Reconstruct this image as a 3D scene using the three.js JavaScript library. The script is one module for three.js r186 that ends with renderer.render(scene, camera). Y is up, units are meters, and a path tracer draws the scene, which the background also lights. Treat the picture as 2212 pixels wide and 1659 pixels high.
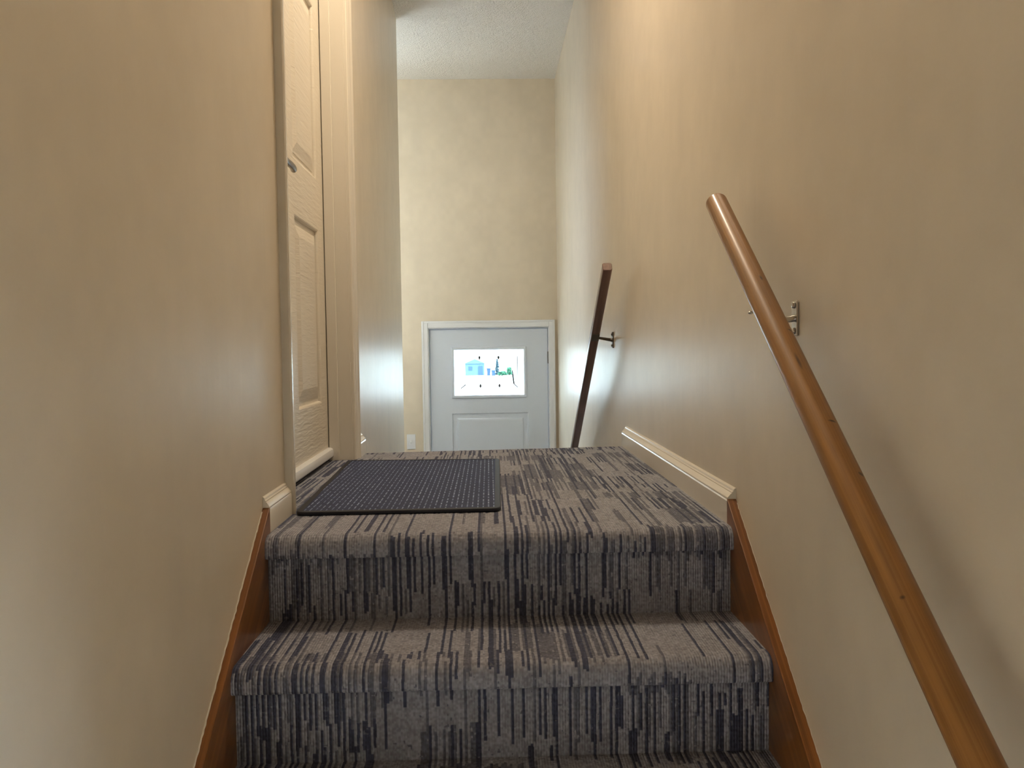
import * as THREE from 'three';
import { RoundedBoxGeometry } from 'three/addons/geometries/RoundedBoxGeometry.js';
import { mergeGeometries, toCreasedNormals } from 'three/addons/utils/BufferGeometryUtils.js';
import { RectAreaLightUniformsLib } from 'three/addons/lights/RectAreaLightUniformsLib.js';

// ---------------------------------------------------------------- camera, sky, exposure
const scene = new THREE.Scene();
const camera = new THREE.PerspectiveCamera(2 * Math.atan(829.5 / 1778.75) * 180 / Math.PI, 2212 / 1659, 0.02, 1500);
{
  const yaw = 0.0275, pitch = 0.0438, roll = -0.0141;
  const fwd = new THREE.Vector3(Math.sin(yaw) * Math.cos(pitch), -Math.sin(pitch), -Math.cos(yaw) * Math.cos(pitch));
  const right = new THREE.Vector3(Math.cos(yaw), 0, Math.sin(yaw));
  const up = new THREE.Vector3().crossVectors(right, fwd);
  const r2 = right.clone().multiplyScalar(Math.cos(roll)).addScaledVector(up, Math.sin(roll));
  const u2 = right.clone().multiplyScalar(-Math.sin(roll)).addScaledVector(up, Math.cos(roll));
  camera.position.set(-0.0196, 0.395, 1.7434);
  camera.quaternion.setFromRotationMatrix(new THREE.Matrix4().makeBasis(r2, u2, fwd.clone().negate()));
}
scene.background = new THREE.Color(0.82, 0.95, 1.07);
scene.backgroundIntensity = 19.0;
const renderer = new THREE.WebGLRenderer({ antialias: true });
renderer.toneMapping = THREE.LinearToneMapping;
renderer.toneMappingExposure = 1.22;
renderer.shadowMap.enabled = true;
RectAreaLightUniformsLib.init();
const LAMP = { x: 0.0, z: -0.75, color: 0xffe9ca, power: 3.2 };

// ---------------------------------------------------------------- measures (metres; main floor = 0)
const W2 = 0.5015, R = 0.188, T = 0.2474, N = 0.049, O = 0.025, H = 2.475, FAR = -4.725;
const XR = 0.522, XL = -0.517, SL = R / T, ENTRY = -8 * R, LEND = -3.56;
const DZ0 = -0.316, DZ1 = -1.224, DX = -0.6;          // closet door: near edge, far edge, face

// ---------------------------------------------------------------- helpers
let seed = 7;
const rnd = () => { seed = (seed * 1664525 + 1013904223) >>> 0; return seed / 4294967296; };
const lerp = (a, b, t) => a + (b - a) * t, clamp = (v, a, b) => Math.max(a, Math.min(b, v));
const used = {};
const numbered = (n) => { const k = used[n] = (used[n] ?? -1) + 1; return k ? n + '_' + String(k).padStart(3, '0') : n; };
const fit = (gs) => mergeGeometries(gs.map((g) => { const q = g.index ? g.toNonIndexed() : g; for (const k of Object.keys(q.attributes)) if (!['position', 'normal', 'uv'].includes(k)) q.deleteAttribute(k); return q; }));
function obj(name, gs, m, parent) {
  const o = new THREE.Mesh(Array.isArray(gs) ? fit(gs) : gs, m);
  o.name = parent ? name : numbered(name); o.castShadow = o.receiveShadow = true;
  (parent ?? scene).add(o); return o;
}
function thing(name, label, category, at = [0, 0, 0], group) {
  const o = new THREE.Group(); o.name = numbered(name); o.position.set(...at); scene.add(o);
  o.userData = { label, category }; if (group) o.userData.group = group; return o;
}
function struct(name, gs, m, label, category) {
  const o = gs ? obj(name, gs, m) : new THREE.Group();
  if (!gs) { o.name = numbered(name); scene.add(o); }
  o.userData = { kind: 'structure', label, category }; return o;
}
// uv in metres from the place of each face
function metric(g, off = [0, 0, 0]) {
  g = g.index ? g.toNonIndexed() : g;
  const p = g.attributes.position, n = g.attributes.normal, uv = new Float32Array(p.count * 2);
  for (let i = 0; i < p.count; i++) {
    const f = i - i % 3; let nx = 0, ny = 0, nz = 0;
    for (let k = 0; k < 3; k++) { nx += n.getX(f + k); ny += n.getY(f + k); nz += n.getZ(f + k); }
    nx = Math.abs(nx); ny = Math.abs(ny); nz = Math.abs(nz);
    const x = p.getX(i) + off[0], y = p.getY(i) + off[1], z = p.getZ(i) + off[2];
    if (nx >= ny && nx >= nz) { uv[2 * i] = z; uv[2 * i + 1] = y; } else if (ny >= nz) { uv[2 * i] = x; uv[2 * i + 1] = z; } else { uv[2 * i] = x; uv[2 * i + 1] = y; }
  }
  g.setAttribute('uv', new THREE.BufferAttribute(uv, 2)); return g;
}
const box = (x0, x1, y0, y1, z0, z1) => metric(new THREE.BoxGeometry(Math.abs(x1 - x0), Math.abs(y1 - y0), Math.abs(z1 - z0)).translate((x0 + x1) / 2, (y0 + y1) / 2, (z0 + z1) / 2));
const rbox = (x0, x1, y0, y1, z0, z1, r = 0.002, s = 2) => metric(new RoundedBoxGeometry(Math.abs(x1 - x0), Math.abs(y1 - y0), Math.abs(z1 - z0), s, r).translate((x0 + x1) / 2, (y0 + y1) / 2, (z0 + z1) / 2));
// polygon in (x, z) raised from y0 to y1
function prism(pts, y0, y1) {
  const s = new THREE.Shape(pts.map(([x, z]) => new THREE.Vector2(x, -z)));
  return metric(new THREE.ExtrudeGeometry(s, { depth: y1 - y0, bevelEnabled: false }).rotateX(-Math.PI / 2).translate(0, y0, 0));
}
// profile in (a, y) swept straight along z from z0 to z1: x = x0 + side * a
function mould(prof, x0, side, z0, z1) {
  const s = new THREE.Shape(prof.map(([a, y]) => new THREE.Vector2(x0 + side * a, y)));
  return metric(creased(new THREE.ExtrudeGeometry(s, { depth: Math.abs(z1 - z0), bevelEnabled: false }).translate(0, 0, Math.min(z0, z1)), 0.5));
}
const cyl = (a, b, r0, r1 = r0, seg = 20) => {
  const A = new THREE.Vector3(...a), B = new THREE.Vector3(...b), d = B.clone().sub(A);
  const g = new THREE.CylinderGeometry(r1, r0, d.length(), seg, 1);
  g.applyQuaternion(new THREE.Quaternion().setFromUnitVectors(new THREE.Vector3(0, 1, 0), d.normalize()));
  return g.translate((a[0] + b[0]) / 2, (a[1] + b[1]) / 2, (a[2] + b[2]) / 2);
};
// creased normals; worked out in millimetres, since the helper rounds places to hundredths
const creased = (g, a) => toCreasedNormals(g.scale(1000, 1000, 1000), a).scale(0.001, 0.001, 0.001);
// ---------------------------------------------------------------- textures
const lattices = {};
function noiser(nx, ny, sd) {                                           // tiling value noise
  const k = nx + '_' + ny + '_' + sd; if (!lattices[k]) { const keep = seed; seed = sd * 7919 + 13; lattices[k] = Float32Array.from({ length: nx * ny }, rnd); seed = keep; }
  const a = lattices[k];
  return (u, v) => {
    const x = u * nx, y = v * ny; let i = Math.floor(x), j = Math.floor(y); let fx = x - i, fy = y - j; fx = fx * fx * (3 - 2 * fx); fy = fy * fy * (3 - 2 * fy);
    i = ((i % nx) + nx) % nx; j = ((j % ny) + ny) % ny; const i1 = (i + 1) % nx, j1 = (j + 1) % ny;
    return lerp(lerp(a[j * nx + i], a[j * nx + i1], fx), lerp(a[j1 * nx + i], a[j1 * nx + i1], fx), fy);
  };
}
function tex(w, h, fn, srgb, repeat = [1, 1], wrap = true) {
  const d = new Uint8Array(w * h * 4);
  for (let j = 0; j < h; j++) for (let i = 0; i < w; i++) {
    const c = fn((i + 0.5) / w, (j + 0.5) / h, i, j), o = (j * w + i) * 4;
    if (typeof c === 'number') d[o] = d[o + 1] = d[o + 2] = clamp(c * 255, 0, 255); else for (let k = 0; k < 3; k++) d[o + k] = clamp(c[k], 0, 255);
    d[o + 3] = 255;
  }
  const t = new THREE.DataTexture(d, w, h); t.magFilter = THREE.LinearFilter; t.minFilter = THREE.LinearFilter;
  if (srgb) t.colorSpace = THREE.SRGBColorSpace;
  t.wrapS = t.wrapT = wrap ? THREE.RepeatWrapping : THREE.ClampToEdgeWrapping; t.repeat.set(...repeat); t.needsUpdate = true; return t;
}
// rolled wall paint: fine stipple with faint vertical runs; tile 1 m
const nA = noiser(260, 260, 1), nB = noiser(110, 110, 2), nC = noiser(70, 6, 3), nD = noiser(9, 7, 4), nE = noiser(28, 24, 5);
const wallBump = tex(1024, 1024, (u, v) => 0.12 * nA(u, v) + 0.14 * nB(u, v) + 0.5 * nC(u, v) + 0.24 * nE(u, v));
const wallTint = tex(256, 256, (u, v) => { const k = 1 + 0.03 * (nD(u, v) - 0.5) + 0.02 * (nE(u, v) - 0.5); return [219 * k, 208 * k, 190 * k]; }, true);
const M = {};
M.wall = new THREE.MeshPhysicalMaterial({ map: wallTint, roughness: 0.36, bumpMap: wallBump, bumpScale: 0.00035 });
// sprayed ceiling; tile 0.5 m
const pA = noiser(90, 90, 11), pB = noiser(40, 40, 12), pC = noiser(170, 170, 13);
const popBump = tex(1024, 1024, (u, v) => clamp(0.55 * Math.pow(pA(u, v), 1.5) + 0.3 * pB(u, v) + 0.25 * pC(u, v) * pB(v, u), 0, 1), false, [2, 2]);
M.ceiling = new THREE.MeshStandardMaterial({ color: 0xf6f5f3, roughness: 0.95, bumpMap: popBump, bumpScale: 0.007 });
M.trim = new THREE.MeshPhysicalMaterial({ color: 0xe4dfd5, roughness: 0.27, bumpMap: wallBump, bumpScale: 0.0003 });
// moulded door skin with faint wavy grain
const gA = noiser(7, 90, 21), gB = noiser(20, 240, 22);
const doorBump = tex(512, 1024, (u, v) => { const w = v + 0.012 * (gA(u * 1.0, v * 0.25) - 0.5); return 0.65 * gA(u, w) + 0.35 * gB(u, w); }, false, [2, 1.6]);
M.door = new THREE.MeshPhysicalMaterial({ color: 0xe7e1d5, roughness: 0.33, bumpMap: doorBump, bumpScale: 0.0011 });
M.entry = new THREE.MeshPhysicalMaterial({ color: 0xdde8f8, roughness: 0.42 });
M.white = new THREE.MeshPhysicalMaterial({ color: 0xeef2f8, roughness: 0.32 });
M.plaster = new THREE.MeshStandardMaterial({ color: 0xc9c2b6, roughness: 0.9 });
M.chrome = new THREE.MeshStandardMaterial({ color: 0xc9c8c4, metalness: 1, roughness: 0.22 });
M.nickel = new THREE.MeshStandardMaterial({ color: 0x9a938a, metalness: 1, roughness: 0.3 });
M.steel = new THREE.MeshStandardMaterial({ color: 0x6f6c68, metalness: 0.9, roughness: 0.42 });
M.lead = new THREE.MeshStandardMaterial({ color: 0x4a4c50, metalness: 0.6, roughness: 0.5 });
M.tinted = new THREE.MeshPhysicalMaterial({ color: 0xe6eeec, roughness: 0.0, transmission: 1, thickness: 0, ior: 1.5 });
M.glass = new THREE.MeshPhysicalMaterial({ color: 0xffffff, roughness: 0.0, transmission: 1, thickness: 0, ior: 1.5 });
M.bevel = new THREE.MeshPhysicalMaterial({ color: 0xf2f6f6, roughness: 0.7, transmission: 1, thickness: 0, ior: 1.5 });
// oiled pine for rail and skirts: uv u across, v along (metres)
const wA = noiser(46, 5, 31), wB = noiser(150, 14, 32), wC = noiser(9, 4, 33), wD = noiser(12, 26, 34);
const marks = [[0.45, 0.134, 0.022, 0.003, 0.5], [0.36, 0.197, 0.06, 0.0009, 0.35], [0.5, 0.232, 0.022, 0.008, 0.6], [0.42, 0.288, 0.06, 0.0009, 0.4], [0.36, 0.33, 0.05, 0.0014, 0.4], [0.6, 0.41, 0.03, 0.001, 0.6]];
function woodTex(base, dark, withMarks) {
  return tex(256, 2048, (u, v) => {
    let k = 0.5 * wA(u + 0.02 * wC(u, v), v) + 0.28 * wB(u, v) + 0.22 * wC(u, v); k = clamp((k - 0.25) * 1.7, 0, 1);
    let s = 1 + 0.16 * (wD(u, v) - 0.5);
    if (withMarks) for (const [mu, mv, du, dv, a] of marks) { const d = Math.hypot((u - mu) / du, (v - mv) / dv); if (d < 1.3) s *= lerp(a, 1, clamp(d - 0.3, 0, 1)); }
    return [lerp(dark[0], base[0], k) * s, lerp(dark[1], base[1], k) * s, lerp(dark[2], base[2], k) * s];
  }, true);
}
M.rail = new THREE.MeshPhysicalMaterial({ map: woodTex([165, 118, 61], [142, 97, 46], true), roughness: 0.38, clearcoat: 0.35, clearcoatRoughness: 0.16 });
M.skirt = new THREE.MeshPhysicalMaterial({ map: woodTex([152, 98, 48], [118, 72, 31], false), roughness: 0.3, clearcoat: 0.3, clearcoatRoughness: 0.25 });
M.darkRail = new THREE.MeshPhysicalMaterial({ map: woodTex([128, 98, 90], [106, 80, 73], false), roughness: 0.35, clearcoat: 0.4, clearcoatRoughness: 0.2 });
M.caulk = new THREE.MeshStandardMaterial({ color: 0xd8d2c6, roughness: 0.7 });

// loop-pile carpet: columns of yarn that change colour in blocks; the picture spans 1.2 m by 4.1 m
const CU = 1.2, CV = 4.1, COLS = 232, CROWS = 1025;
const yarn = (() => {
  const a = new Uint8Array(COLS * CROWS); seed = 4711;
  let prev = new Uint8Array(COLS); let row = 0;
  while (row < CROWS) {
    const len = Math.floor((0.045 + 0.11 * rnd()) / CV * CROWS), cur = new Uint8Array(COLS), ends = new Int16Array(COLS);
    let c = 0;
    while (c < COLS) {
      const wide = Math.floor(8 + rnd() * 46), q = rnd(), kind = q < 0.2 ? 0 : q < 0.7 ? 1 : q < 0.9 ? 2 : 3, shift = Math.floor((rnd() - 0.5) * 22);
      let run = 0, st = 0;
      for (let k = c; k < Math.min(COLS, c + wide); k++) {
        if (run <= 0) {
          const p = rnd();
          if (kind === 0) { st = p < 0.13 ? 2 : p < 0.2 ? 1 : 0; run = st ? 1 : 2 + Math.floor(rnd() * 6); }
          else if (kind === 1) { st = st === 0 ? (p < 0.75 ? 2 : 1) : 0; run = st ? 1 + (rnd() < 0.3) : 1 + Math.floor(rnd() * 2.3); }
          else if (kind === 2) { st = st === 1 ? (p < 0.6 ? 2 : 0) : 1; run = st === 1 ? 2 + Math.floor(rnd() * 4) : 1; }
          else { st = p < 0.06 ? 1 : 0; run = 3; }
        }
        run--;
        cur[k] = row && rnd() < 0.3 ? prev[k] : st; ends[k] = shift + Math.floor((rnd() - 0.5) * 6);
      }
      c += wide;
    }
    for (let k = 0; k < COLS; k++) for (let y = Math.max(0, row + ends[k]); y < CROWS; y++) a[y * COLS + k] = cur[k];
    prev = cur; row += len;
  }
  return a;
})();
const cN = noiser(300, 1000, 41), cM = noiser(40, 130, 42);
const BEIGE = [163, 166, 179], MID = [115, 119, 135], DARK = [77, 84, 108];
const wob = noiser(24, 160, 43), fle = noiser(190, 800, 44);
const carpetMap = tex(1200, 2048, (u, v) => {
  const col = clamp(Math.floor((u + 0.0007 * (wob(u, v) - 0.5)) * COLS), 0, COLS - 1), row = clamp(Math.floor(v * CROWS), 0, CROWS - 1);
  let s = yarn[row * COLS + col]; const f = fle(u, v);
  if (s === 0 && f > 0.93) s = 1; else if (s === 2 && f < 0.1) s = 1; else if (s === 1 && f > 0.9) s = 0;
  const c = [BEIGE, MID, DARK][s], n = 0.84 + 0.26 * cN(u, v) + 0.07 * (cM(u, v) - 0.5);
  return [c[0] * n, c[1] * n, c[2] * n];
}, true);
const lA = noiser(190, 900, 45);
const carpetBump = tex(1200, 2048, (u, v) => {
  const a = Math.abs(Math.sin(u * COLS * Math.PI)), b = 0.5 + 0.5 * Math.sin(v * 1000 * Math.PI * 2 * 0.42 + 3 * lA(u, v));
  return 0.3 * a + 0.32 * b * a + 0.38 * lA(u, v);
});
M.carpet = new THREE.MeshStandardMaterial({ map: carpetMap, bumpMap: carpetBump, bumpScale: 0.004, roughness: 1 });
const carpetUV = (x, v) => [(x + 0.65) / CU, (v + 1.7) / CV];

// carpet strip: prof = [[z, y, v], ...] over x0..x1; far(x) moves points flagged with a 4th entry
function strip(prof, x0, x1, nx = 1, far) {
  const pos = [], uv = [], idx = [];
  for (let i = 0; i < prof.length; i++) for (let k = 0; k <= nx; k++) {
    const x = lerp(x0, x1, k / nx), dz = prof[i][3] && far ? far(x) : 0;
    pos.push(x, prof[i][1], prof[i][0] + dz); uv.push(...carpetUV(x, prof[i][2] + dz));
  }
  for (let i = 0; i < prof.length - 1; i++) for (let k = 0; k < nx; k++) {
    const a = i * (nx + 1) + k, b = a + 1, c = a + nx + 1, d = c + 1; idx.push(a, c, b, b, c, d);
  }
  const g = new THREE.BufferGeometry(); g.setAttribute('position', new THREE.Float32BufferAttribute(pos, 3)); g.setAttribute('uv', new THREE.Float32BufferAttribute(uv, 2));
  g.setIndex(idx); g.computeVertexNormals(); return g;
}
// rounded nosing whose front face is at z = zf and top at y: from the flat top round to the underside and back to the riser
function nosing(zf, y, v0) {
  const out = [], rt = 0.026, rb = 0.008; let v = v0;
  for (let k = 0; k <= 7; k++) { const a = k / 7 * Math.PI / 2; out.push([zf - rt + rt * Math.sin(a), y - rt + rt * Math.cos(a), v + rt * a]); }
  v += rt * Math.PI / 2 + (N - rt - rb);
  for (let k = 0; k <= 3; k++) { const a = k / 3 * Math.PI / 2; out.push([zf - rb + rb * Math.cos(a), y - N + rb - rb * Math.sin(a), v + rb * a]); }
  out.push([zf - O - 0.006, y - N, v + rb * 1.57 + O]);
  return out;
}

// ---------------------------------------------------------------- the room shell
const SZ0 = 1.3, SZ1 = 2.9, SY = -0.25;                                                 // opening beside the lowest steps, behind the viewer
struct('wall_right', [box(XR, XR + 0.12, -2.6, 2.6, FAR - 0.13, SZ0), box(XR, XR + 0.12, SY, 2.6, SZ0, SZ1), box(XR, XR + 0.12, -2.6, 2.6, SZ1, 3.2)], M.wall, 'tan painted wall on the right carrying both handrails', 'wall');
{
  const t = 0.115, gs = [];
  gs.push(box(XL - t, XL, -2.6, H + 0.05, DZ0 + 0.02, 3.2));                       // beside the lower stairs
  gs.push(box(XL - t, XL, 2.055, H + 0.05, DZ1 - 0.02, DZ0 + 0.02));                  // above the door
  gs.push(box(XL - t, XL, -1.55, -0.012, DZ1 - 0.02, DZ0 + 0.02));                     // below the door sill
  gs.push(prism([[XL, DZ1 - 0.02], [XL - t, DZ1 - 0.02], [XL - t, -1.45], [-0.573 - t, LEND], [-0.573, LEND], [XL, -1.45]], -1.55, H + 0.05));
  gs.push(box(-4.5, -0.573 - t + 0.001, -1.55, H + 0.05, LEND, LEND + t));             // partition running off to the left
  struct('wall_left', gs, M.wall, 'tan painted wall on the left with the white panelled door', 'wall');
}
struct('wall_closet', [box(-1.5, -1.4, -0.1, H, -1.8, 0.3), box(-1.4, XL - 0.115, -0.1, H, -1.8, -1.7), box(-1.4, XL - 0.115, -0.1, H, 0.2, 0.3), box(-1.5, XL - 0.1, -0.1, 0, -1.8, 0.3)], M.plaster, 'plain closet walls behind the panelled door', 'wall');
const WX0 = -3.4, WX1 = -1.3, WY0 = 0.8, WY1 = 2.15;                                  // living-room window
const EX0 = -0.51, EX1 = 0.471, EY1 = 0.575;                                          // entry-door opening
{
  const z0 = FAR - 0.13, z1 = FAR;
  struct('wall_front', [
    box(EX1, XR + 0.12, -1.6, H + 0.05, z0, z1), box(EX0, EX1, EY1, H + 0.05, z0, z1), box(WX1, EX0, -1.6, H + 0.05, z0, z1),
    box(WX0, WX1, -1.6, WY0, z0, z1), box(WX0, WX1, WY1, H + 0.05, z0, z1), box(-4.6, WX0, -1.6, H + 0.05, z0, z1),
  ], M.wall, 'tan front wall above and around the entry door', 'wall');
  struct('wall_side', [box(-4.6, -4.5, -1.6, H + 0.05, z0, LEND + 0.115)], M.wall, 'tan side wall of the living room', 'wall');
}
struct('ceiling', [box(-4.6, XR + 0.12, H, H + 0.12, FAR - 0.13, 3.3)], M.ceiling, 'white sprayed textured ceiling', 'ceiling');
// basement: hall at the foot of the stairs, and the room on the right whose window lights the lower steps
struct('wall_back', [box(-1.3, XL, -2.6, 2.6, 3.1, 3.22), box(XL, XR, -0.35, 2.6, 3.1, 3.22), box(-1.3, XR + 0.12, -2.6, 0, 4.2, 4.3), box(-1.4, -1.3, -2.6, 0, 3.1, 4.3), box(XR, XR + 0.12, -2.6, 0, 3.2, 4.3)], M.wall, 'tan walls of the basement hall behind the stairs', 'wall');
struct('ceiling', [box(-1.4, XR + 0.12, -0.35, -0.25, 3.22, 4.3)], M.ceiling, 'white ceiling of the basement hall', 'ceiling');
const BZ0 = 0.9, BZ1 = 2.6, BY0 = -2.12, BY1 = -0.5, BX = 2.6;                           // window of the room on the right
struct('wall_basement', [
  box(BX, BX + 0.1, -2.6, -0.2, 0.6, BZ0), box(BX, BX + 0.1, -2.6, -0.2, BZ1, 3.2), box(BX, BX + 0.1, -2.6, BY0, BZ0, BZ1), box(BX, BX + 0.1, BY1, -0.2, BZ0, BZ1),
  box(XR + 0.12, BX + 0.1, -2.6, -0.2, 0.5, 0.6), box(XR + 0.12, BX + 0.1, -2.6, -0.2, 3.2, 3.3),
], M.wall, 'tan walls of the basement room beside the stairs', 'wall');
struct('ceiling', [box(XR + 0.12, BX + 0.1, -0.25, -0.15, 0.5, 3.3)], M.ceiling, 'white ceiling of the basement room', 'ceiling');
const bw = struct('window_2', null, null, 'window of the basement room beside the stairs', 'window');
obj('pane', [box(BX + 0.04, BX + 0.045, BY0, BY1, BZ0, BZ1)], M.glass, bw);
obj('window_frame', [box(BX + 0.01, BX + 0.07, BY0, BY1, BZ0, BZ0 + 0.04), box(BX + 0.01, BX + 0.07, BY0, BY1, BZ1 - 0.04, BZ1), box(BX + 0.01, BX + 0.07, BY0, BY0 + 0.04, BZ0 + 0.04, BZ1 - 0.04), box(BX + 0.01, BX + 0.07, BY1 - 0.04, BY1, BZ0 + 0.04, BZ1 - 0.04)], M.white, bw);
const lw = struct('window_1', null, null, 'picture window of the living room left of the entry', 'window');
obj('pane', [box(WX0, WX1, WY0, WY1, FAR - 0.07, FAR - 0.065)], M.glass, lw);
obj('window_frame', [box(WX0, WX0 + 0.05, WY0, WY1, FAR - 0.1, FAR - 0.03), box(WX1 - 0.05, WX1, WY0, WY1, FAR - 0.1, FAR - 0.03), box(WX0 + 0.05, WX1 - 0.05, WY0, WY0 + 0.05, FAR - 0.1, FAR - 0.03), box(WX0 + 0.05, WX1 - 0.05, WY1 - 0.05, WY1, FAR - 0.1, FAR - 0.03)], M.white, lw);

// ---------------------------------------------------------------- floors and stairs
const floor = struct('floor', null, null, 'landing covered in striped beige and charcoal loop carpet', 'floor');
{
  const far = (x) => lerp(0.076, 0, clamp((x + 0.49) / 0.99, 0, 1));
  const prof = [[-1.55, -N, -1.64, 1], [-1.535, -N + 0.004, -1.6, 1]];
  for (let k = 0; k <= 6; k++) { const a = k / 6 * Math.PI / 2; prof.push([-1.487 - 0.023 * Math.cos(a) - 0.0, -0.023 + 0.023 * Math.sin(a), -1.53 + 0.036 * k / 6, 1]); }
  prof[0] = [-1.48, -N, -1.6, 1]; prof[1] = [-1.51, -N + 0.004, -1.565, 1];
  const flat = []; for (let k = 0; k <= 6; k++) flat.push([lerp(-1.487, -0.026, k / 6), 0, lerp(-1.487, -0.026, k / 6), k === 0]);
  obj('carpet', [strip([...prof, ...flat.slice(1), ...nosing(0, 0, -0.026).slice(1)], -W2, W2, 8, far), strip([[DZ1, 0, DZ1], [DZ0, 0, DZ0]], DX - 0.03, -W2, 1), strip([[-1.44, 0, -1.44], [DZ1, 0, DZ1]], XL, -W2, 1), strip([[DZ0, 0, DZ0], [-0.05, 0, -0.05]], XL, -W2, 1)], M.carpet, floor);
  obj('slab', [box(XL, XR, -1.5, -0.006, -1.42, -O - 0.01)], M.plaster, floor);
}
const foyer = struct('floor', null, null, 'foyer floor below the landing', 'floor');
obj('floor_slab', [box(-4.5, XR, ENTRY - 0.1, ENTRY, FAR - 0.13, -1.4)], new THREE.MeshStandardMaterial({ color: 0x9b8f80, roughness: 0.6 }), foyer);
obj('raised_slab', [box(-4.5, -1.4, ENTRY, 0, FAR, LEND)], new THREE.MeshStandardMaterial({ color: 0xcfc6b8, roughness: 0.9 }), foyer);
obj('basement_slab', [box(-1.4, XR + 0.12, -2.6, -13 * R, 2.95, 4.3), box(XR, BX + 0.1, -2.6, -13 * R, 0.5, 3.3)], M.plaster, foyer);

const stairs = struct('staircase', null, null, 'striped carpeted stairs with orange wood skirts rising to the landing', 'staircase');
{
  const body = [];
  for (let i = 0; i < 13; i++) {
    const yT = -i * R, yB = -(i + 1) * R, zr = i * T - O, v0 = i * 0.46;
    obj('riser', strip([[zr, yT - N + 0.004, v0 + 0.09], [zr, yT - N - 0.02, v0 + 0.11], [zr, yB, v0 + 0.09 + R - N]], -W2, W2, 1), M.carpet, stairs);
    const vt = v0 + 0.09 + R - N, z1 = (i + 1) * T;
    if (i < 12) obj('tread', strip([[zr - 0.001, yB, vt], [lerp(zr, z1, 0.5), yB, vt + (z1 - zr) / 2], ...nosing(z1, yB, vt + z1 - zr - 0.026)], -W2, W2, 1), M.carpet, stairs);
    body.push(box(XL, XR, -2.6, yB - 0.008, i * T - O - 0.012, (i + 1) * T - O - 0.01));
  }
  obj('stair_body', body, M.plaster, stairs);
  for (const sd of [-1, 1]) {
    const x0 = sd > 0 ? W2 : XL, x1 = sd > 0 ? XR : -W2, top = (z) => 0.0165 - SL * z;
    const pts = [[-0.052, top(-0.052)], [2.95, top(2.95)], [2.95, top(2.95) - 0.34], [-0.052, top(-0.052) - 0.34]];
    // built in the plane across x with uv running along the slope
    const s = new THREE.Shape(pts.map(([z, y]) => new THREE.Vector2(z, y)));
    const b = 0.002, g = new THREE.ExtrudeGeometry(s, { depth: x1 - x0 - 2 * b, bevelEnabled: true, bevelSize: b, bevelThickness: b, bevelOffset: -b, bevelSegments: 2 });
    // shape x -> world z, shape depth -> world x (mirrored so that faces stay outward)
    g.applyMatrix4(new THREE.Matrix4().set(0, 0, 1, x0 + b, 0, 1, 0, 0, 1, 0, 0, 0, 0, 0, 0, 1));
    const gi = g.index ? g.toNonIndexed() : g, p = gi.attributes.position, uv = gi.attributes.uv;
    for (let i = 0; i < p.count; i++) { const al = (p.getZ(i) * T - p.getY(i) * R) / Math.hypot(T, R), ac = (p.getZ(i) * R + p.getY(i) * T) / Math.hypot(T, R); uv.setXY(i, ac * 3 + p.getX(i) * 6, al / 2.2); }
    gi.computeVertexNormals();
    const sk = obj('skirt_board', gi, M.skirt, stairs);
    // rough bead of paint and filler along the wall edge
    const pts2 = []; seed = sd > 0 ? 91 : 37;
    for (let k = 0; k <= 220; k++) { const z = lerp(-0.04, 1.3, k / 220); pts2.push(new THREE.Vector3((sd > 0 ? XR : XL) - sd * (0.0006 + 0.0016 * rnd() * rnd()), top(z) + 0.0005 + 0.0022 * rnd() * rnd(), z)); }
    obj('filler_bead', new THREE.TubeGeometry(new THREE.CatmullRomCurve3(pts2), 440, sd > 0 ? 0.0009 : 0.0017, 5), M.caulk, sk);
  }
}
const down = struct('staircase', null, null, 'carpeted stairs going down from the landing to the entry', 'staircase');
{
  const run = 0.26;
  for (let i = 0; i < 8; i++) {
    const yB = -(i + 1) * R, z = -1.46 - i * run;
    obj('riser', box(XL - 0.05, XR, yB, -i * R - 0.01, z, z + 0.02), M.carpet, down);
    if (i < 7) obj('tread', box(XL - 0.05, XR, yB - 0.04, yB, z - run - 0.02, z + 0.02), M.carpet, down);
  }
}

// ---------------------------------------------------------------- baseboards
const bprof = [[0, 0], [0.0205, 0], [0.0205, 0.05], [0.0185, 0.0535], [0.0195, 0.0555], [0.019, 0.058], [0.0165, 0.0605], [0.0125, 0.0655], [0.0095, 0.0675], [0.0095, 0.0695], [0.0065, 0.0715], [0.0055, 0.0755], [0.003, 0.0775], [0, 0.0785]];
struct('baseboard_right', [mould(bprof, XR, -1, -0.05, -1.5)], M.trim, 'cream baseboard with moulded top beside the landing carpet', 'baseboard');
{
  const thin = bprof.map(([a, y]) => [a * 0.76, y]), g = mould(thin, XL, 1, -0.05, DZ0 + 0.062), g2 = mould(bprof, XL + 0.001, 1, DZ1 - 0.066, -1.415);
  struct('baseboard_left', [g], M.trim, 'short cream baseboard between orange skirt and door casing', 'baseboard');
  struct('baseboard_left', [g2], M.trim, 'stub of cream baseboard past the panelled door', 'baseboard');
}

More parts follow.
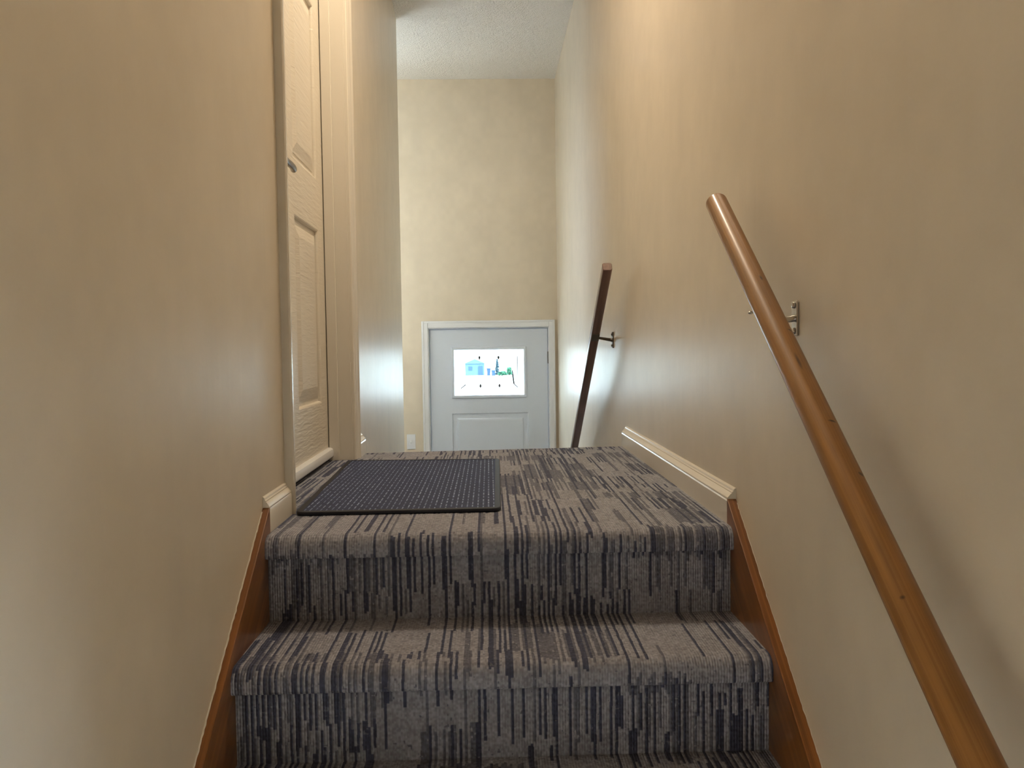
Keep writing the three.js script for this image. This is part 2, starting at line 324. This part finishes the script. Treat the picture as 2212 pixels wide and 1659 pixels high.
// ---------------------------------------------------------------- panelled door on the left
const door1 = struct('door_1', null, null, 'cream panelled door with metal lever in the left wall', 'door');
{
  const panels = [[-0.785, -1.112, 0.222, 0.80], [-0.41, -0.662, 0.222, 0.80], [-0.785, -1.112, 0.985, 1.555], [-0.41, -0.662, 0.985, 1.555], [-0.785, -1.112, 1.66, 1.9], [-0.41, -0.662, 1.66, 1.9]];
  const y0 = 0.035, y1 = 2.035;
  // skin with the panels cut out: shape in (z, y), skin thickness along x
  const rect = (za, zb, ya, yb) => [[za, ya], [zb, ya], [zb, yb], [za, yb]];
  const skinShape = new THREE.Shape(rect(DZ1, DZ0, y0, y1).map(([z, y]) => new THREE.Vector2(z, y)));
  for (const [a, b, c, d] of panels) skinShape.holes.push(new THREE.Path([[a, c], [a, d], [b, d], [b, c]].map(([z, y]) => new THREE.Vector2(z, y))));
  const toX = (x) => new THREE.Matrix4().set(0, 0, 1, x, 0, 1, 0, 0, 1, 0, 0, 0, 0, 0, 0, 1);
  const face = (sh, x0, depth, b, bs = b) => { const g = new THREE.ExtrudeGeometry(sh, { depth, bevelEnabled: b > 0, bevelThickness: b, bevelSize: bs, bevelOffset: -bs, bevelSegments: 3 }).applyMatrix4(toX(x0)); g.computeVertexNormals(); return metric(g); };
  obj('skin', [face(skinShape, DX - 0.0125, 0.0005, 0.012, 0.008)], M.door, door1);
  obj('core', [box(DX - 0.04, DX - 0.0115, y0, y1, DZ1, DZ0)], M.door, door1);
  for (const [a, b, c, d] of panels) {
    // raised field: a flat foot, sloping margins and a flat middle
    const lo = a, hi = b, q = (ins, x) => [[x, c + ins, lo + Math.sign(hi - lo) * ins], [x, c + ins, hi - Math.sign(hi - lo) * ins], [x, d - ins, hi - Math.sign(hi - lo) * ins], [x, d - ins, lo + Math.sign(hi - lo) * ins]];
    const r0 = q(0.016, DX - 0.0125), r1 = q(0.017, DX - 0.0085), r2 = q(0.052, DX - 0.0005), tri = [];
    for (const [A, B] of [[r0, r1], [r1, r2]]) for (let k = 0; k < 4; k++) { const m = (k + 1) % 4; tri.push(A[k], B[k], B[m], A[k], B[m], A[m]); }
    tri.push(r2[0], r2[1], r2[2], r2[0], r2[2], r2[3]);
    const g = new THREE.BufferGeometry(); g.setAttribute('position', new THREE.Float32BufferAttribute(tri.flat(), 3)); g.computeVertexNormals();
    obj('raised_panel', [metric(g)], M.door, door1);
  }
  const sweep = mould([[0, 0.012], [0.014, 0.012], [0.02, 0.018], [0.021, 0.03], [0.018, 0.042], [0.01, 0.047], [0, 0.047]], DX - 0.002, 1, DZ0 - 0.004, DZ1 + 0.004);
  const sw = obj('door_sweep', [sweep], M.white, door1); sw.userData.label = 'glossy white draught sweep';
  // lever handle: rose on the door, neck along +x, lever running away from the latch side
  const kz = -0.392, ky = 0.892, lev = new THREE.CatmullRomCurve3([[DX + 0.012, ky, kz], [DX + 0.045, ky, kz], [DX + 0.058, ky, kz - 0.016], [DX + 0.06, ky - 0.001, kz - 0.06], [DX + 0.062, ky - 0.004, kz - 0.112], [DX + 0.06, ky - 0.006, kz - 0.132]].map((p) => new THREE.Vector3(...p)));
  const tube = new THREE.TubeGeometry(lev, 48, 0.0088, 16), tip = new THREE.SphereGeometry(0.0088, 16, 12).translate(DX + 0.06, ky - 0.006, kz - 0.132);
  const rose = new THREE.LatheGeometry([[0, 0], [0.032, 0], [0.032, 0.006], [0.027, 0.011], [0.012, 0.013], [0, 0.013]].map(([a, b]) => new THREE.Vector2(a, b)), 40).rotateZ(-Math.PI / 2).translate(DX, ky, kz);
  const k = obj('lever_handle', [tube, tip, rose], M.nickel, door1); k.userData.label = 'brushed metal lever handle';
}
const frame1 = struct('trim_1', null, null, 'cream jamb and casing around the panelled door', 'door frame');
{
  const j = 0.02, cx0 = XL, cx1 = XL + 0.018, cw = 0.06;
  obj('jamb', [box(XL - 0.115, XL, 0, 2.06, DZ1 - j, DZ1 - 0.003)], M.trim, frame1);
  obj('jamb', [box(XL - 0.115, XL, 0, 2.06, DZ0 + 0.003, DZ0 + j)], M.trim, frame1);
  obj('head_jamb', [box(XL - 0.115, XL, 2.038, 2.06, DZ1 - 0.003, DZ0 + 0.003)], M.trim, frame1);
  obj('stop', [rbox(DX + 0.003, DX + 0.038, 0, 2.038, DZ1 - 0.003, DZ1 + 0.0095, 0.002)], M.trim, frame1);
  obj('stop', [rbox(DX + 0.003, DX + 0.038, 0, 2.038, DZ0 - 0.0095, DZ0 + 0.003, 0.002)], M.trim, frame1);
  // casing profile in (z', x'), swept up: a rounded inner edge, flat, raised outer bead
  const cas = (z0, dir) => {
    const pr = [[0, 0], [0, 0.009], [0.003, 0.0125], [0.014, 0.014], [0.018, 0.016], [0.03, 0.0165], [0.044, 0.02], [0.05, 0.0225], [0.056, 0.0225], [0.0595, 0.0195], [cw, 0.017], [cw, 0]];
    const s = new THREE.Shape(pr.map(([a, b]) => new THREE.Vector2(cx0 + b, -(z0 + dir * a))));
    return metric(creased(new THREE.ExtrudeGeometry(s, { depth: 2.12, bevelEnabled: false }).rotateX(-Math.PI / 2), 0.6));
  };
  obj('casing', [cas(DZ1 - 0.007, -1)], M.trim, frame1);
  obj('casing', [cas(DZ0 + 0.007, 1)], M.trim, frame1);
  obj('casing', [rbox(cx0, cx1 - 0.002, 2.055, 2.115, DZ1 - 0.006, DZ0 + 0.006, 0.003)], M.trim, frame1);
}

// ---------------------------------------------------------------- entry door
const door2 = struct('door_2', null, null, 'pale grey entry door with leaded glass window', 'door');
{
  const x0 = -0.484, x1 = 0.445, y0 = ENTRY + 0.012, y1 = 0.548, zf = FAR - 0.018, gx0 = -0.293, gx1 = 0.253, gy0 = 0.028, gy1 = 0.383;
  const panel = (a, b, c, d) => [[a, c], [a, d], [b, d], [b, c]].map(([x, y]) => new THREE.Vector2(x, y));
  const s = new THREE.Shape([[x0, y0], [x1, y0], [x1, y1], [x0, y1]].map(([x, y]) => new THREE.Vector2(x, y)));
  s.holes.push(new THREE.Path(panel(gx0, gx1, gy0, gy1)));
  const lower = [-0.312, 0.279, -1.25, -0.121]; s.holes.push(new THREE.Path(panel(...lower)));
  const sk = new THREE.ExtrudeGeometry(s, { depth: 0.002, bevelEnabled: true, bevelThickness: 0.008, bevelSize: 0.006, bevelOffset: -0.006, bevelSegments: 3 }).translate(0, 0, zf - 0.01);
  obj('skin', [metric(sk)], M.entry, door2);
  obj('core', [box(x0, gx0, y0, y1, zf - 0.045, zf - 0.009), box(gx1, x1, y0, y1, zf - 0.045, zf - 0.009), box(gx0, gx1, y0, gy0, zf - 0.045, zf - 0.009), box(gx0, gx1, gy1, y1, zf - 0.045, zf - 0.009)], M.entry, door2);
  const rs = new THREE.Shape([[lower[0] + 0.035, lower[2] + 0.035], [lower[1] - 0.035, lower[2] + 0.035], [lower[1] - 0.035, lower[3] - 0.035], [lower[0] + 0.035, lower[3] - 0.035]].map(([x, y]) => new THREE.Vector2(x, y)));
  obj('raised_panel', [metric(new THREE.ExtrudeGeometry(rs, { depth: 0.001, bevelEnabled: true, bevelThickness: 0.008, bevelSize: 0.02, bevelOffset: -0.02, bevelSegments: 3 }).translate(0, 0, zf - 0.0085))], M.entry, door2);
  // frame of the glazed light
  const f = new THREE.Shape([[-0.315, 0.004], [0.274, 0.004], [0.274, 0.408], [-0.315, 0.408]].map(([x, y]) => new THREE.Vector2(x, y)));
  f.holes.push(new THREE.Path(panel(gx0, gx1, gy0, gy1)));
  const lite = obj('light_frame', [metric(new THREE.ExtrudeGeometry(f, { depth: 0.004, bevelEnabled: true, bevelThickness: 0.006, bevelSize: 0.006, bevelOffset: -0.006, bevelSegments: 3 }).translate(0, 0, zf + 0.002))], M.entry, door2);
  const zg = zf - 0.012, ix0 = gx0 + 0.047, ix1 = gx1 - 0.049, iy0 = gy0 + 0.082, iy1 = gy1 - 0.054;
  obj('pane', [box(ix0, ix1, iy0, iy1, zg - 0.002, zg + 0.002)], M.tinted, lite);
  obj('border_pane', [box(gx0, gx1, iy1, gy1, zg - 0.002, zg + 0.002)], M.bevel, lite);
  obj('border_pane', [box(gx0, gx1, gy0, iy0, zg - 0.002, zg + 0.002)], M.bevel, lite);
  obj('border_pane', [box(gx0, ix0, iy0, iy1, zg - 0.002, zg + 0.002)], M.bevel, lite);
  obj('border_pane', [box(ix1, gx1, iy0, iy1, zg - 0.002, zg + 0.002)], M.bevel, lite);
  const bar = (xa, ya, xb, yb, r = 0.002) => obj('came', [cyl([xa, ya, zg + 0.002], [xb, yb, zg + 0.002], r, r, 8)], M.lead, lite);
  bar(ix0 + 0.08, iy1, ix1, iy1); bar(ix0, iy0, ix1 - 0.05, iy0); bar(ix0, iy0, ix0, iy1, 0.002); bar(ix1, iy0 + 0.03, ix1, iy1, 0.0032);
  bar(ix0, iy0 - 0.03, ix0 + 0.04, iy0, 0.004); bar(ix1 - 0.032, iy0 + 0.004, ix1 + 0.002, iy0 - 0.028, 0.004); bar(ix1 - 0.038, iy0 + 0.08, ix1 - 0.03, iy0 + 0.004, 0.006); bar(ix1 - 0.042, iy0 + 0.11, ix1 - 0.036, iy0 + 0.07, 0.004);
  for (const [x, y] of [[-0.095, iy1 - 0.008], [0.055, iy1 - 0.008], [-0.09, iy0 - 0.012], [0.06, iy0 - 0.012]]) {
    const d = new THREE.Shape([[0, 0.018], [0.009, 0], [0, -0.018], [-0.009, 0]].map(([a, b]) => new THREE.Vector2(a, b)));
    obj('jewel', [metric(new THREE.ExtrudeGeometry(d, { depth: 0.002, bevelEnabled: true, bevelThickness: 0.002, bevelSize: 0.001 }).translate(x, y, zg + 0.002))], M.lead, lite);
  }
  for (const yy of [0.316, -0.48, -1.28]) { const h = obj('hinge', [cyl([x1 + 0.004, yy - 0.047, zf + 0.008], [x1 + 0.004, yy + 0.047, zf + 0.008], 0.0075, 0.0075, 12)], M.steel, door2); h.userData.label = 'grey steel hinge'; }
  const kx = -0.425, kn = new THREE.LatheGeometry([[0, 0], [0.032, 0], [0.03, 0.008], [0.012, 0.012], [0.012, 0.03], [0.026, 0.042], [0.026, 0.055], [0.016, 0.064], [0, 0.066]].map(([a, b]) => new THREE.Vector2(a, b)), 28).rotateX(Math.PI / 2).translate(kx, ENTRY + 0.95, zf);
  obj('knob', kn, M.nickel, door2);
}
const frame2 = struct('trim_2', null, null, 'white casing around the entry door', 'door frame');
{
  const z0 = FAR - 0.13, cz = FAR + 0.016;
  obj('jamb', [box(EX0, -0.487, ENTRY, EY1, z0, FAR)], M.white, frame2);
  obj('jamb', [box(0.448, EX1, ENTRY, EY1, z0, FAR)], M.white, frame2);
  obj('head_jamb', [box(-0.487, 0.448, 0.551, EY1, z0, FAR)], M.white, frame2);
  obj('stop', [box(-0.487, -0.475, ENTRY, 0.551, z0, FAR - 0.065), box(0.436, 0.448, ENTRY, 0.551, z0, FAR - 0.065), box(-0.475, 0.436, 0.539, 0.551, z0, FAR - 0.065), box(-0.475, 0.436, ENTRY, ENTRY + 0.02, z0, FAR - 0.065)], M.white, frame2);
  const side = (a, b) => rbox(a, b, ENTRY, 0.612, FAR - 0.001, cz, 0.004, 3);
  obj('casing', [side(-0.543, -0.4935), rbox(-0.543, -0.526, ENTRY, 0.612, FAR, cz + 0.004, 0.003, 2)], M.white, frame2);
  obj('casing', [side(0.4535, 0.5), rbox(0.484, 0.5, ENTRY, 0.612, FAR, cz + 0.004, 0.003, 2)], M.white, frame2);
  obj('casing', [rbox(-0.4935, 0.4535, 0.557, 0.612, FAR - 0.001, cz, 0.004, 3), rbox(-0.526, 0.484, 0.596, 0.612, FAR, cz + 0.004, 0.003, 2)], M.white, frame2);
}
{
  const s = thing('light_switch', 'white light switch plate on the wall left of entry door', 'switch', [-0.640, -0.331, FAR]);
  obj('plate', new RoundedBoxGeometry(0.068, 0.118, 0.006, 3, 0.0025).translate(0, 0, 0.003), M.white, s);
  obj('toggle', new RoundedBoxGeometry(0.011, 0.024, 0.014, 2, 0.002).rotateX(-0.4).translate(0, 0.003, 0.008), M.white, s);
}

// ---------------------------------------------------------------- handrails
// profile swept along a straight line; uv: u round the profile, v along in metres / 2
function rail(prof, a, b, vScale, caps = true) {
  const A = new THREE.Vector3(...a), B = new THREE.Vector3(...b), d = B.clone().sub(A), L = d.length(); d.normalize();
  const sx = new THREE.Vector3(1, 0, 0), up = new THREE.Vector3().crossVectors(d, sx).normalize(); if (up.y < 0) up.negate();
  const n = prof.length, pos = [], uv = [], idx = [], e = 0.003, rings = [[0, 1 - 0.12], [e, 1], [L / 2, 1], [L - e, 1], [L, 1 - 0.12]];
  for (const [t, k] of rings) for (let i = 0; i <= n; i++) { const [px, py] = prof[i % n], q = A.clone().addScaledVector(d, t).addScaledVector(sx, px * k).addScaledVector(up, py * k); pos.push(q.x, q.y, q.z); uv.push(i / n, t / vScale); }
  const m = n + 1;
  for (let r = 0; r < rings.length - 1; r++) for (let i = 0; i < n; i++) { const p = r * m + i; idx.push(p, p + m, p + 1, p + 1, p + m, p + m + 1); }
  if (caps) for (const r of [0, rings.length - 1]) { const c = pos.length / 3, q = r ? B : A; pos.push(q.x, q.y, q.z); uv.push(0.5, 0.5); for (let i = 0; i < n; i++) idx.push(...(r ? [c, r * m + i + 1, r * m + i] : [c, r * m + i, r * m + i + 1])); }
  const g = new THREE.BufferGeometry(); g.setAttribute('position', new THREE.Float32BufferAttribute(pos, 3)); g.setAttribute('uv', new THREE.Float32BufferAttribute(uv, 2)); g.setIndex(idx);
  return creased(g.toNonIndexed(), 0.6);
}
function plainBracket(parent, wallX, yWall, zWall, railX, yRail, zRail, m, slope) {
  const br = new THREE.Group(); br.name = 'bracket'; parent.add(br);
  obj('wall_plate', [new RoundedBoxGeometry(0.005, 0.07, 0.03, 3, 0.002).translate(wallX - 0.0025, yWall, zWall), new THREE.SphereGeometry(0.006, 14, 10).scale(0.6, 1, 1).translate(wallX - 0.006, yWall + 0.024, zWall), new THREE.SphereGeometry(0.006, 14, 10).scale(0.6, 1, 1).translate(wallX - 0.006, yWall - 0.024, zWall)], m, br);
  obj('arm', [cyl([wallX - 0.004, yWall, zWall], [wallX - 0.016, yWall + 0.002, zWall], 0.009, 0.007, 14), cyl([wallX - 0.014, yWall + 0.001, zWall], [railX + 0.008, yRail, zRail], 0.007, 0.0055, 14)], m, br);
  obj('saddle', new RoundedBoxGeometry(0.034, 0.006, 0.05, 2, 0.002).rotateX(-Math.atan(slope)).translate(railX, yRail, zRail), m, br);
}
function bracket(parent, wallX, railX, z, yWall, yRail, m, alongY, alongZ) {
  const br = new THREE.Group(); br.name = 'bracket'; parent.add(br);
  obj('wall_plate', [new RoundedBoxGeometry(0.004, 0.062, 0.026, 3, 0.0018).translate(wallX - 0.002, yWall - 0.012, z), new THREE.SphereGeometry(0.006, 14, 10).scale(0.5, 1, 1).translate(wallX - 0.005, yWall + 0.011, z), new THREE.SphereGeometry(0.006, 14, 10).scale(0.5, 1, 1).translate(wallX - 0.005, yWall - 0.034, z)], m, br);
  const c = new THREE.CatmullRomCurve3([[wallX - 0.003, yWall - 0.012, z], [wallX - 0.02, yWall - 0.014, z], [wallX - 0.045, yWall - 0.006, z], [railX + 0.006, yRail - 0.014, z], [railX, yRail - 0.002, z]].map((p) => new THREE.Vector3(...p)));
  obj('arm', new THREE.TubeGeometry(c, 28, 0.0058, 12), m, br);
  const st = new RoundedBoxGeometry(0.03, 0.004, 0.062, 2, 0.0015).rotateX(Math.atan2(-alongY, alongZ)).translate(railX, yRail, z);
  obj('saddle', [st, new THREE.SphereGeometry(0.005, 12, 8).scale(1, 0.6, 1).translate(railX - 0.006, yRail - 0.004 - 0.02 * alongY / alongZ, z + 0.02), new THREE.SphereGeometry(0.005, 12, 8).scale(1, 0.6, 1).translate(railX - 0.006, yRail - 0.004 + 0.02 * alongY / alongZ, z - 0.02)], m, br);
  return br;
}
{
  const h = thing('handrail', 'round orange-brown wooden handrail on chrome bracket above the carpeted stairs', 'handrail');
  const prof = [], rr = 0.0218, flat = 0.0135;                                             // round with a flat underside
  const cut = Math.asin(flat / rr); for (let k = 0; k <= 36; k++) { const a = -cut + (Math.PI + 2 * cut) * k / 36; prof.push([rr * Math.cos(a), rr * Math.sin(a)]); }
  const y = (z) => 0.7225 - 0.762 * z, z0 = 0.044, z1 = 2.6, x = 0.4535;
  obj('rail', rail(prof, [x, y(z0), z0], [x, y(z1), z1], 2.4), M.rail, h);
  const foot = flat / Math.cos(Math.atan(0.762));
  bracket(h, XR, x, 0.305, 0.452, y(0.305) - foot - 0.002, M.chrome, -0.762, 1);
  bracket(h, XR, x, 1.9, y(1.9) - 0.03, y(1.9) - foot - 0.002, M.chrome, -0.762, 1);
}
{
  const h = thing('handrail', 'dark brown square handrail going down to the entry door', 'handrail');
  const hw = 0.0185, hh = 0.019, rr = 0.008, prof = [];
  for (const [cx, cy, a0] of [[hw - rr, hh - rr, 0], [-hw + rr, hh - rr, 90], [-hw + rr, -hh + rr, 180], [hw - rr, -hh + rr, 270]]) for (let k = 0; k <= 4; k++) { const a = (a0 + k * 22.5) * Math.PI / 180; prof.push([cx + rr * Math.cos(a), cy + rr * Math.sin(a)]); }
  const x = 0.44, y = (z) => 0.705 + 0.652 * (z + 1.421), z0 = -1.425, z1 = -3.9;
  obj('rail', rail(prof, [x, y(z1), z1], [x, y(z0), z0], 2.4), M.darkRail, h);
  const foot = hh / Math.cos(Math.atan(0.652));
  for (const z of [-1.80, -3.4]) plainBracket(h, XR, y(z) - foot - 0.012, z - 0.03, x, y(z) - foot - 0.001, z, M.steel, 0.652);
}

// ---------------------------------------------------------------- mat by the panelled door
{
  const mat = thing('door_mat', 'navy blue doormat with pale dashes lying before the cream door', 'doormat');
  const c = [[-0.519, -1.146], [0.012, -1.122], [0.004, -0.226], [-0.489, -0.222]], rr = 0.028;
  const outline = (inset) => { const s = new THREE.Shape(), cx = -0.25, cz = -0.68; const q = c.map(([x, z]) => [x - Math.sign(x - cx) * inset, z - Math.sign(z - cz) * inset]); const r = Math.max(rr - inset, 0.006);
    for (let i = 0; i < 4; i++) { const p = new THREE.Vector2(...q[i]), a = new THREE.Vector2(...q[(i + 3) % 4]), b = new THREE.Vector2(...q[(i + 1) % 4]); const pa = p.clone().add(a.sub(p).setLength(r)), pb = p.clone().add(b.sub(p).setLength(r));
      if (i === 0) s.moveTo(pa.x, -pa.y); else s.lineTo(pa.x, -pa.y); s.quadraticCurveTo(p.x, -p.y, pb.x, -pb.y); } s.closePath(); return s; };
  seed = 2024; const cols = 42, dashes = Array.from({ length: cols }, () => { const a = []; let y = rnd() * 0.06 - 0.03; while (y < 0.94) { const l = 0.02 + 0.016 * rnd(); a.push([y, y + l, 0.55 + 0.45 * rnd()]); y += l + 0.008 + 0.02 * rnd() * rnd(); } return a; });
  const mn = noiser(200, 340, 51);
  const mt = tex(1080, 1880, (u, v) => {
    const y = v * 0.94, cc = u * cols, k = Math.floor(cc), f = cc - k; let b = 0;
    if (f > 0.36 && f < 0.6) for (const d of dashes[Math.min(k, cols - 1)]) if (y > d[0] && y < d[1]) { b = d[2]; break; }
    const n = 0.85 + 0.3 * mn(u, v); return [lerp(46, 142, b) * n, lerp(56, 156, b) * n, lerp(88, 188, b) * n];
  }, true, [1, 1]);
  const matBump = tex(512, 512, (u, v) => mn(u, v));
  const top = new THREE.ExtrudeGeometry(outline(0.011), { depth: 0.0055, bevelEnabled: true, bevelThickness: 0.001, bevelSize: 0.001, bevelOffset: -0.001, bevelSegments: 1 }).rotateX(-Math.PI / 2).translate(0, 0.0025, 0);
  const p = top.attributes.position, uv = top.attributes.uv; for (let i = 0; i < p.count; i++) uv.setXY(i, (p.getX(i) + 0.53) / 0.55, (p.getZ(i) + 1.16) / 0.95);
  obj('pile', top, new THREE.MeshStandardMaterial({ map: mt, bumpMap: matBump, bumpScale: 0.001, roughness: 0.85 }), mat);
  const edge = outline(0); const inner = outline(0.012); edge.holes.push(new THREE.Path(inner.getPoints(6)));
  const rim = obj('rubber_border', new THREE.ExtrudeGeometry(edge, { depth: 0.003, bevelEnabled: true, bevelThickness: 0.003, bevelSize: 0.003, bevelOffset: -0.003, bevelSegments: 3 }).rotateX(-Math.PI / 2).translate(0, 0.004, 0), new THREE.MeshStandardMaterial({ color: 0x171c2a, roughness: 0.6 }), mat);
  rim.userData.label = 'plain dark border';
}

// ---------------------------------------------------------------- ceiling lamp above the landing
{
  const l = thing('ceiling_light', 'warm flush ceiling lamp above the landing', 'lamp', [LAMP.x, H, LAMP.z]);
  obj('base', new THREE.LatheGeometry([[0, 0], [0.15, 0], [0.155, -0.012], [0.15, -0.026], [0, -0.026]].map(([a, b]) => new THREE.Vector2(a, b)), 40), M.nickel, l);
  const dome = []; for (let k = 0; k <= 12; k++) { const a = k / 12 * Math.PI / 2; dome.push(new THREE.Vector2(0.14 * Math.cos(a), -0.026 - 0.08 * Math.sin(a))); }
  obj('lamp_shade', new THREE.LatheGeometry(dome, 40), new THREE.MeshStandardMaterial({ color: 0xffffff, emissive: LAMP.color, emissiveIntensity: 4, roughness: 0.5 }), l);
  const p = new THREE.PointLight(LAMP.color, LAMP.power, 0, 2); p.castShadow = true; p.shadow.radius = 4; p.position.set(0, -0.06, 0); l.add(p);
}

// ---------------------------------------------------------------- outdoors, seen through the door glass
struct('ground', [box(-300, 300, -1.9, -1.72, -900, FAR - 0.4), box(-1.2, 1.2, -1.75, ENTRY - 0.03, FAR - 1.6, FAR - 0.131)], new THREE.MeshStandardMaterial({ color: 0x9a9a96, roughness: 0.9 }), 'pale paved ground outside', 'ground');
{
  const sh = thing('shed', 'pale blue shed seen through the entry door glass', 'shed', [-1.05, -1.72, -63]);
  const pale = new THREE.MeshStandardMaterial({ color: 0x3a5674, roughness: 0.7 }), deep = new THREE.MeshStandardMaterial({ color: 0x123560, roughness: 0.6 });
  obj('wall', new THREE.BoxGeometry(1.5, 0.95, 1.4).translate(-0.1, 0.475, -0.7), pale, sh);
  const rf = new THREE.Shape([[-0.95, 0.92], [0.75, 0.92], [-0.1, 1.28]].map(([a, b]) => new THREE.Vector2(a, b)));
  obj('roof', new THREE.ExtrudeGeometry(rf, { depth: 1.6, bevelEnabled: false }).translate(0, 0, -1.5), pale, sh);
  obj('door', new THREE.BoxGeometry(0.36, 0.72, 0.05).translate(0.35, 0.37, 0.02), deep, sh);
  obj('window', new THREE.BoxGeometry(0.3, 0.3, 0.05).translate(-0.45, 0.55, 0.02), deep, sh);
  const bin = (x, z, h, label) => {
    const b = thing('recycling_bin', label, 'bin', [x, -1.72, z]);
    obj('body', new THREE.CylinderGeometry(0.2, 0.15, h, 4, 1).rotateY(Math.PI / 4).translate(0, h / 2 + 0.04, 0), deep, b);
    obj('lid', new RoundedBoxGeometry(0.34, 0.06, 0.36, 3, 0.025).translate(0, h + 0.06, 0), deep, b);
    for (const sx of [-0.13, 0.13]) obj('wheel', new THREE.CylinderGeometry(0.05, 0.05, 0.03, 16).rotateZ(Math.PI / 2).translate(sx, 0.05, -0.13), M.lead, b);
  };
  bin(-0.06, -61.2, 0.5, 'larger blue bin seen through the door glass'); bin(0.3, -60.6, 0.36, 'smaller blue bin right of the larger one');
  const green = new THREE.MeshStandardMaterial({ color: 0x1b4b38, roughness: 0.9 }), dusk = new THREE.MeshStandardMaterial({ color: 0x142f3c, roughness: 0.9 });
  const plant = (name, x, z, w, hgt, m, label, taper) => {
    const t = thing(name, label, name, [x, -1.72, z]); seed = 300 + Math.round(x * 10);
    const g = []; for (let k = 0; k < 170; k++) { const y = rnd(); g.push(new THREE.IcosahedronGeometry(0.03 + 0.045 * rnd(), 0).rotateY(rnd() * 6).translate((rnd() - 0.5) * w * (taper ? 1 - 0.92 * y : Math.sqrt(1 - 0.7 * y)), 0.05 + y * (hgt - 0.08), (rnd() - 0.5) * 0.4)); }
    obj('foliage', g, m, t); obj('stem', new THREE.CylinderGeometry(0.02, 0.03, hgt * 0.5, 8).translate(0, hgt * 0.25, 0), M.lead, t);
  };
  plant('tree', 0.62, -63.5, 0.42, 1.25, dusk, 'narrow dark conifer seen through the door glass', true);
  plant('shrub', 1.0, -61.5, 0.8, 0.34, green, 'low wide green shrub seen through the door glass');
  plant('shrub', 1.55, -62.5, 0.42, 0.62, green, 'taller green shrub at right of door glass');
}
renderer.render(scene, camera);
